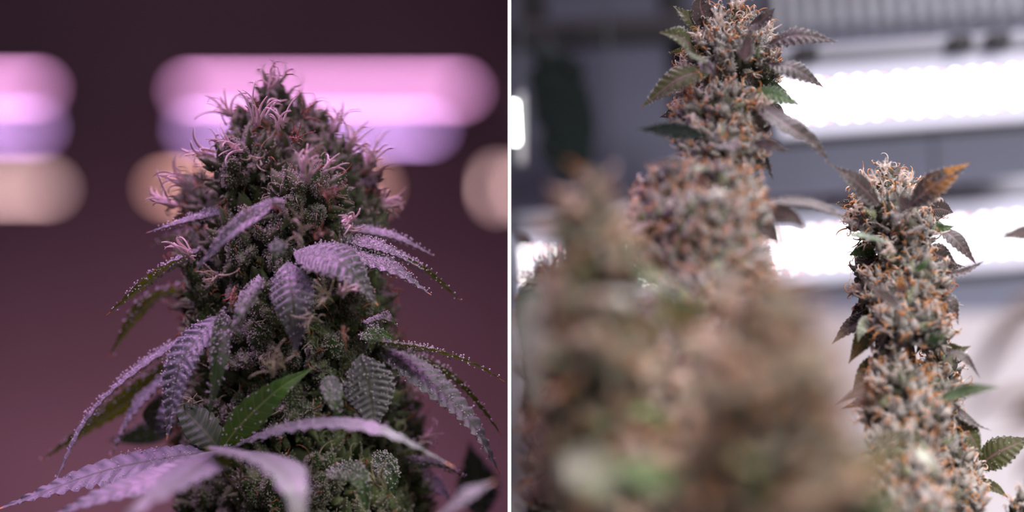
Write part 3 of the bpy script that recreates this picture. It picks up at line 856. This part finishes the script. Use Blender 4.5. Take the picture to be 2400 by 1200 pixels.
right_plant('flowering_plant', 'tall frosted bud spike with orange hairs reaching the top picture edge', [(1620, 1230, 1.10), (1640, 800, 1.12), (1670, 420, 1.17), (1705, 230, 1.2), (1722, 20, 1.2)],
    [(1722, 28, 1.20, 26, 30), (1690, 70, 1.20, 50, 45), (1745, 85, 1.20, 52, 50), (1712, 130, 1.19, 88, 62), (1660, 165, 1.20, 62, 48), (1775, 160, 1.20, 52, 48),
     (1720, 190, 1.20, 70, 40), (1640, 215, 1.21, 45, 35), (1690, 255, 1.17, 80, 50), (1650, 300, 1.17, 72, 55), (1735, 295, 1.17, 62, 50), (1690, 345, 1.16, 85, 50), (1740, 365, 1.16, 45, 45),
     (1685, 400, 1.16, 60, 50), (1580, 450, 1.12, 75, 52), (1690, 455, 1.12, 78, 55), (1745, 450, 1.13, 40, 45), (1560, 520, 1.11, 78, 60), (1650, 530, 1.10, 95, 75), (1730, 530, 1.11, 65, 70),
     (1540, 580, 1.12, 60, 45), (1610, 620, 1.10, 95, 75), (1710, 630, 1.09, 90, 80), (1640, 720, 1.08, 110, 80)],
    [([(1668, 72, 1.20), (1642, 20, 1.19), (1646, -22, 1.19)], 52, 'cam', Pu), ([(1652, 75, 1.2), (1615, 45, 1.19), (1578, 14, 1.19)], 44, (.5, -.8, .3), Ol),
     ([(1645, 125, 1.19), (1592, 88, 1.17), (1546, 76, 1.16)], 58, (.2, -.9, .4), Ol, dict(fold=.3)), ([(1640, 130, 1.2), (1598, 122, 1.2), (1565, 124, 1.2)], 22, 'cam', Ol),
     ([(1655, 150, 1.16), (1620, 128, 1.13), (1600, 122, 1.12)], 24, 'top', Pa), ([(1640, 140, 1.16), (1668, 170, 1.15), (1676, 190, 1.15)], 26, 'cam', Pu),
     ([(1668, 165, 1.18), (1590, 185, 1.17), (1503, 252, 1.17)], 54, (-.3, -.85, .4), Ol, dict(fold=.25)), ([(1755, 62, 1.18), (1785, 48, 1.17), (1816, 19, 1.17)], 40, (-.3, -.85, .4), Pu),
     ([(1742, 140, 1.15), (1752, 100, 1.13), (1759, 60, 1.13)], 30, 'cam', Pu), ([(1790, 112, 1.18), (1865, 84, 1.17), (1963, 98, 1.17)], 46, (0, -.75, .6), Pu, dict(fold=.2, serr=.24)),
     ([(1798, 150, 1.18), (1862, 162, 1.17), (1934, 207, 1.17)], 46, (.2, -.8, .55), Pu, dict(fold=.2, serr=.28)), ([(1740, 222, 1.18), (1820, 225, 1.17), (1872, 246, 1.17)], 54, (0, -.8, .6), Sh, dict(fold=.2, serr=.3)),
     ([(1750, 215, 1.19), (1800, 205, 1.19), (1845, 214, 1.19)], 34, 'cam', Sh), ([(1760, 235, 1.17), (1845, 295, 1.15), (1900, 330, 1.15), (1949, 389, 1.15)], 58, (.3, -.75, .6), Pu, dict(fold=.35)),
     ([(1800, 240, 1.2), (1825, 258, 1.2), (1838, 278, 1.2)], 18, 'cam', Pu), ([(1605, 238, 1.2), (1575, 265, 1.2), (1546, 275, 1.2)], 22, 'cam', Pu),
     ([(1655, 320, 1.12), (1580, 305, 1.12), (1493, 303, 1.12)], 36, 'cam', 'leaf_dark', dict(fold=.3)), ([(1650, 392, 1.13), (1580, 384, 1.11), (1508, 386, 1.11)], 44, (0, -.8, .5), Pu, dict(fold=.2)),
     ([(1775, 300, 1.17), (1788, 365, 1.16), (1813, 424, 1.16)], 30, (.6, -.7, .2), Pu), ([(1765, 335, 1.14), (1808, 340, 1.13), (1851, 356, 1.13)], 24, 'cam', Pu),
     ([(1690, 340, 1.12), (1720, 345, 1.10), (1740, 370, 1.10)], 44, 'front', Pu), ([(1690, 400, 1.12), (1640, 395, 1.1), (1600, 410, 1.1)], 34, 'top', Sh),
     ([(1770, 480, 1.12), (1880, 474, 1.13), (1960, 500, 1.13), (2030, 545, 1.14)], 34, (0, -.5, .8), Pu, dict(fold=.3)), ([(1785, 495, 1.12), (1850, 505, 1.11), (1890, 537, 1.11)], 40, 'cam', Pu),
     ([(1780, 515, 1.11), (1800, 540, 1.10), (1831, 573, 1.10)], 44, 'cam', Pu), ([(1530, 515, 1.1), (1480, 540, 1.09), (1438, 562, 1.09)], 22, 'top', Pu),
     ([(1620, 480, 1.07), (1665, 455, 1.06), (1720, 450, 1.06)], 30, 'top', Pa), ([(1730, 690, 1.04), (1690, 640, 1.02), (1680, 600, 1.02)], 70, 'cam', Pa, dict(frost=0))],
    21, 290, size=31, spacing=.72, tufts=[(1724, 12, 1.17), (1798, 72, 1.18), (1690, 55, 1.16), (1640, 90, 1.18), (1600, 160, 1.18), (1605, 205, 1.18), (1590, 260, 1.18), (1820, 130, 1.18), (1585, 320, 1.15), (1780, 250, 1.16)])

right_plant('flowering_plant', 'slender frosted bud spike with an orange-tipped leaf near the right edge', [(2200, 1230, 1.16), (2160, 1000, 1.17), (2138, 850, 1.18), (2110, 600, 1.2), (2080, 400, 1.2)],
    [(2078, 402, 1.20, 18, 22), (2078, 440, 1.20, 42, 38), (2028, 442, 1.20, 26, 30), (2120, 445, 1.20, 32, 32), (2085, 495, 1.19, 75, 50), (2030, 505, 1.20, 42, 42), (2150, 495, 1.20, 46, 44),
     (2070, 540, 1.19, 50, 36), (2130, 545, 1.18, 55, 44), (2115, 595, 1.18, 58, 40), (2045, 640, 1.20, 42, 34), (2140, 620, 1.18, 45, 36), (2160, 655, 1.17, 55, 48), (2075, 680, 1.18, 62, 46), (2120, 710, 1.17, 72, 50),
     (2055, 725, 1.19, 42, 38), (2175, 720, 1.18, 46, 50), (2130, 760, 1.16, 78, 46), (2180, 790, 1.17, 45, 34), (2078, 845, 1.16, 36, 44), (2206, 858, 1.19, 44, 44), (2105, 905, 1.15, 66, 52), (2180, 915, 1.17, 62, 48),
     (2080, 965, 1.15, 62, 48), (2150, 980, 1.14, 66, 50), (2215, 1000, 1.18, 42, 48), (2110, 1045, 1.13, 70, 50), (2200, 1070, 1.17, 70, 55), (2250, 1110, 1.18, 45, 55), (2130, 1130, 1.12, 80, 60), (2220, 1170, 1.16, 80, 55), (2130, 1200, 1.10, 90, 50)],
    [([(2062, 482, 1.17), (2010, 430, 1.16), (1950, 387, 1.16)], 52, (.4, -.85, .35), Pu, dict(fold=.25)), ([(2125, 488, 1.16), (2190, 432, 1.15), (2273, 381, 1.15)], 56, (-.3, -.9, .4), Au, dict(fold=.2, serr=.22)),
     ([(2122, 492, 1.14), (2112, 470, 1.13), (2098, 458, 1.13)], 38, 'cam', Pu), ([(2010, 485, 1.2), (1985, 480, 1.2), (1958, 477, 1.2)], 20, 'cam', Pu), ([(2100, 500, 1.14), (2102, 515, 1.13), (2098, 528, 1.13)], 20, 'cam', Pu),
     ([(2175, 492, 1.19), (2205, 490, 1.19), (2234, 498, 1.19)], 36, 'cam', Pu, dict(serr=.3)), ([(2175, 522, 1.19), (2205, 535, 1.18), (2237, 530, 1.18)], 26, 'cam', Sh),
     ([(2195, 530, 1.19), (2240, 563, 1.18), (2288, 620, 1.18)], 38, (.3, -.85, .3), Pu, dict(serr=.25)), ([(2095, 572, 1.16), (2030, 555, 1.15), (1966, 546, 1.15)], 36, 'top', Sh, dict(fold=.3, frost=1.6)),
     ([(2065, 588, 1.19), (2030, 585, 1.19), (1990, 598, 1.19)], 34, 'cam', Sh), ([(2060, 600, 1.19), (2030, 620, 1.19), (2018, 656, 1.19)], 44, 'cam', Pu),
     ([(2155, 590, 1.18), (2200, 600, 1.18), (2242, 619, 1.18)], 48, 'cam', Pu), ([(2180, 640, 1.18), (2250, 640, 1.17), (2309, 612, 1.17)], 26, (0, -.6, .7), Pu, dict(frost=1.5)), ([(2180, 630, 1.19), (2220, 625, 1.19), (2262, 625, 1.19)], 22, 'cam', Pu),
     ([(2180, 685, 1.18), (2225, 705, 1.17), (2246, 761, 1.17)], 42, (.5, -.7, .4), Pu), ([(2110, 715, 1.12), (2065, 690, 1.10), (2028, 656, 1.10)], 42, (.2, -.9, .4), Pu),
     ([(2030, 715, 1.19), (2005, 735, 1.19), (1992, 744, 1.19)], 24, 'cam', Pu), ([(2050, 740, 1.19), (1995, 765, 1.18), (1950, 806, 1.18)], 38, (-.2, -.85, .4), Pu, dict(serr=.26)), ([(2050, 748, 1.18), (2020, 800, 1.17), (1989, 852, 1.17)], 42, 'cam', Ol),
     ([(2050, 745, 1.17), (2022, 768, 1.16), (2010, 802, 1.16)], 32, 'cam', Pa), ([(2062, 752, 1.18), (2060, 790, 1.18), (2052, 828, 1.18)], 18, 'cam', Pu), ([(2068, 842, 1.18), (2030, 870, 1.17), (1997, 921, 1.17)], 38, 'cam', Ol),
     ([(2065, 895, 1.16), (2010, 920, 1.14), (1961, 950, 1.14)], 34, 'cam', Pu, dict(frost=.5)), ([(2050, 925, 1.17), (2010, 945, 1.16), (1972, 959, 1.16)], 22, 'cam', Pu),
     ([(2205, 812, 1.18), (2245, 820, 1.17), (2276, 811, 1.17)], 24, 'cam', Ol), ([(2205, 822, 1.17), (2258, 838, 1.16), (2298, 888, 1.16)], 30, 'top', Pu), ([(2200, 935, 1.13), (2270, 915, 1.11), (2342, 906, 1.11)], 34, 'front', Sh, dict(frost=.3)),
     ([(2225, 945, 1.18), (2275, 990, 1.17), (2325, 1010, 1.17)], 26, 'top', Pu), ([(2235, 985, 1.18), (2270, 1015, 1.17), (2302, 1068, 1.17)], 44, 'cam', Ol), ([(2285, 1098, 1.19), (2340, 1060, 1.18), (2420, 1025, 1.18)], 60, (0, -.9, .4), Ol, dict(fold=.2, serr=.24)),
     ([(2280, 1128, 1.19), (2330, 1142, 1.18), (2364, 1168, 1.18)], 24, 'cam', Ol), ([(2150, 640, 1.13), (2160, 625, 1.12), (2185, 600, 1.12)], 20, 'cam', Sh), ([(2110, 690, 1.11), (2112, 665, 1.105), (2108, 645, 1.105)], 26, 'cam', Au),
     ([(2170, 800, 1.12), (2205, 790, 1.11), (2215, 780, 1.11)], 30, 'cam', Sh), ([(2150, 1050, 1.1), (2180, 1085, 1.08), (2210, 1120, 1.08)], 26, 'cam', Pa, dict(frost=0))],
    22, 295, size=30, spacing=.72, tufts=[(2078, 398, 1.17), (2024, 430, 1.17), (2055, 428, 1.17), (2112, 424, 1.17), (2005, 498, 1.18), (1994, 525, 1.18), (2192, 470, 1.18), (2040, 650, 1.17), (2035, 700, 1.17), (2215, 760, 1.17), (2090, 590, 1.15)])

right_plant('flowering_plant', 'blurred pinkish bud spike between the tall spike and the partition', [(1390, 1260, .92), (1390, 800, .92), (1385, 420, .92)],
    [(1388, 428, .92, 26, 30), (1382, 480, .92, 58, 50), (1335, 515, .92, 45, 45), (1440, 520, .92, 38, 42), (1385, 560, .92, 88, 62), (1345, 640, .92, 75, 60), (1440, 640, .91, 75, 70), (1390, 740, .91, 110, 80), (1400, 860, .9, 120, 90), (1370, 1000, .9, 110, 100), (1400, 1130, .9, 125, 90)],
    [([(1420, 690, .88), (1470, 700, .86), (1500, 740, .86)], 50, 'top', Pa, dict(frost=0)), ([(1350, 660, .95), (1290, 740, .97), (1262, 840, .98), (1244, 960, .98)], 120, 'cam', Pa, dict(frost=0)),
     ([(1320, 1060, .88), (1390, 1110, .86), (1470, 1200, .86)], 90, 'cam', Pa, dict(frost=0)), ([(1450, 1090, .86), (1540, 1120, .85), (1660, 1190, .85)], 80, (0, -.7, .7), Br, dict(frost=0)), ([(1480, 600, .9), (1520, 650, .9), (1600, 690, .9)], 50, 'top', Sh, dict(frost=0))],
    23, 200, size=46, spacing=.85, br=BR_BROWN, hr=3.4, hl=34)

right_plant('flowering_plant', 'large strongly blurred foreground bud below the gap between the two sharp spikes', [(1820, 1300, .83), (1815, 900, .83), (1810, 640, .83)],
    [(1800, 672, .83, 42, 45), (1795, 740, .83, 85, 60), (1850, 770, .83, 70, 60), (1790, 830, .83, 125, 75), (1850, 900, .82, 110, 80), (1760, 950, .82, 120, 85), (1860, 1020, .82, 120, 90), (1770, 1080, .82, 140, 95), (1880, 1150, .82, 130, 90), (1740, 1200, .82, 140, 80), (1965, 1100, .84, 75, 80), (2000, 1190, .84, 90, 60)],
    [([(1700, 1050, .8), (1640, 1090, .82), (1560, 1110, .82)], 60, 'top', Sh, dict(frost=0)), ([(1960, 1130, .82), (2040, 1080, .82), (2150, 1000, .82)], 60, (0, -.8, .5), Ol, dict(frost=0)), ([(1960, 1180, .82), (2040, 1160, .82), (2110, 1180, .82)], 80, 'cam', Sh, dict(frost=0))],
    24, 200, size=52, spacing=.9, br=BR_BROWN, hr=4.2, hl=40)

right_plant('flowering_plant', 'blurred olive and brown bud mass low in the middle of the right bay', [(1570, 1300, 1.0), (1560, 1000, 1.0), (1560, 800, 1.0)],
    [(1540, 790, 1.02, 70, 60), (1600, 850, 1.0, 95, 75), (1510, 900, 1.0, 90, 75), (1580, 970, .98, 120, 85), (1490, 1030, .98, 90, 80), (1620, 1080, .97, 110, 90), (1530, 1150, .96, 130, 80), (1660, 1190, .96, 100, 70)],
    [([(1540, 830, .98), (1500, 770, .97), (1460, 720, .97)], 60, 'cam', Ol, dict(frost=0)), ([(1600, 800, .98), (1620, 740, .97), (1660, 690, .97)], 60, 'cam', Ol, dict(frost=0)), ([(1560, 880, .95), (1500, 860, .94), (1430, 880, .94)], 60, 'top', Br, dict(frost=0)),
     ([(1560, 1000, .94), (1500, 960, .93), (1420, 990, .93)], 70, 'top', Br, dict(frost=0)), ([(1640, 980, .94), (1690, 1000, .93), (1730, 1060, .93)], 60, 'cam', Sh, dict(frost=0)), ([(1590, 760, 1.0), (1560, 720, 1.0), (1550, 680, 1.0)], 50, 'cam', Ol, dict(frost=0))],
    25, 170, size=42, spacing=.95, br=BR_BROWN, hr=3.2, hairs=(('pistil_orange', .55), ('pistil_pale_green', .3)))

right_plant('flowering_plant', 'soft brown bud growing close beside the partition edge, lower left of the right bay', [(1275, 1300, 1.34), (1270, 900, 1.34), (1262, 640, 1.34)],
    [(1280, 660, 1.34, 40, 45), (1273, 730, 1.34, 46, 60), (1308, 790, 1.33, 60, 60), (1268, 850, 1.34, 44, 70), (1318, 900, 1.32, 66, 70), (1273, 970, 1.33, 48, 70), (1328, 1040, 1.32, 70, 70), (1274, 1090, 1.33, 48, 70), (1328, 1150, 1.32, 80, 70), (1276, 1200, 1.33, 50, 60), (1418, 1160, 1.34, 60, 70), (1398, 1060, 1.34, 60, 70)],
    [([(1300, 640, 1.3), (1250, 700, 1.29), (1235, 830, 1.29)], 60, 'cam', Pa, dict(frost=0)), ([(1250, 570, 1.34), (1225, 560, 1.35), (1206, 540, 1.36)], 22, 'cam', Pu, dict(frost=0))],
    26, 170, size=36, spacing=.9, br=BR_BROWN, hr=2.6)

right_plant('flowering_plant', 'blurred leafy shoot coming in from the right picture edge', [(2520, 1300, .88), (2510, 1000, .88), (2500, 600, .95)],
    [(2505, 640, .95, 30, 40), (2505, 760, .92, 40, 50), (2508, 900, .9, 40, 60), (2430, 1180, 1.16, 50, 40), (2392, 1192, 1.16, 32, 28)],
    [([(2490, 640, .86), (2390, 735, .85), (2310, 850, .85), (2265, 960, .86)], 42, (.3, -.8, .5), Pu, dict(frost=0)), ([(2500, 900, .86), (2400, 925, .86), (2290, 955, .86), (2220, 1000, .87)], 30, (0, -.8, .6), Pu, dict(frost=0)),
     ([(2500, 930, .88), (2420, 970, .88), (2340, 1010, .88)], 55, (0, -.9, .3), Pu, dict(frost=0)), ([(2480, 540, 1.12), (2410, 545, 1.12), (2338, 556, 1.12)], 34, (0, -.9, .4), Pu, dict(frost=.3)), ([(2470, 1060, .9), (2410, 1090, .9), (2390, 1140, .9)], 30, 'cam', Pu, dict(frost=0))],
    27, 60, size=30, spacing=.95)

# dark shoot standing far back before the grey panels
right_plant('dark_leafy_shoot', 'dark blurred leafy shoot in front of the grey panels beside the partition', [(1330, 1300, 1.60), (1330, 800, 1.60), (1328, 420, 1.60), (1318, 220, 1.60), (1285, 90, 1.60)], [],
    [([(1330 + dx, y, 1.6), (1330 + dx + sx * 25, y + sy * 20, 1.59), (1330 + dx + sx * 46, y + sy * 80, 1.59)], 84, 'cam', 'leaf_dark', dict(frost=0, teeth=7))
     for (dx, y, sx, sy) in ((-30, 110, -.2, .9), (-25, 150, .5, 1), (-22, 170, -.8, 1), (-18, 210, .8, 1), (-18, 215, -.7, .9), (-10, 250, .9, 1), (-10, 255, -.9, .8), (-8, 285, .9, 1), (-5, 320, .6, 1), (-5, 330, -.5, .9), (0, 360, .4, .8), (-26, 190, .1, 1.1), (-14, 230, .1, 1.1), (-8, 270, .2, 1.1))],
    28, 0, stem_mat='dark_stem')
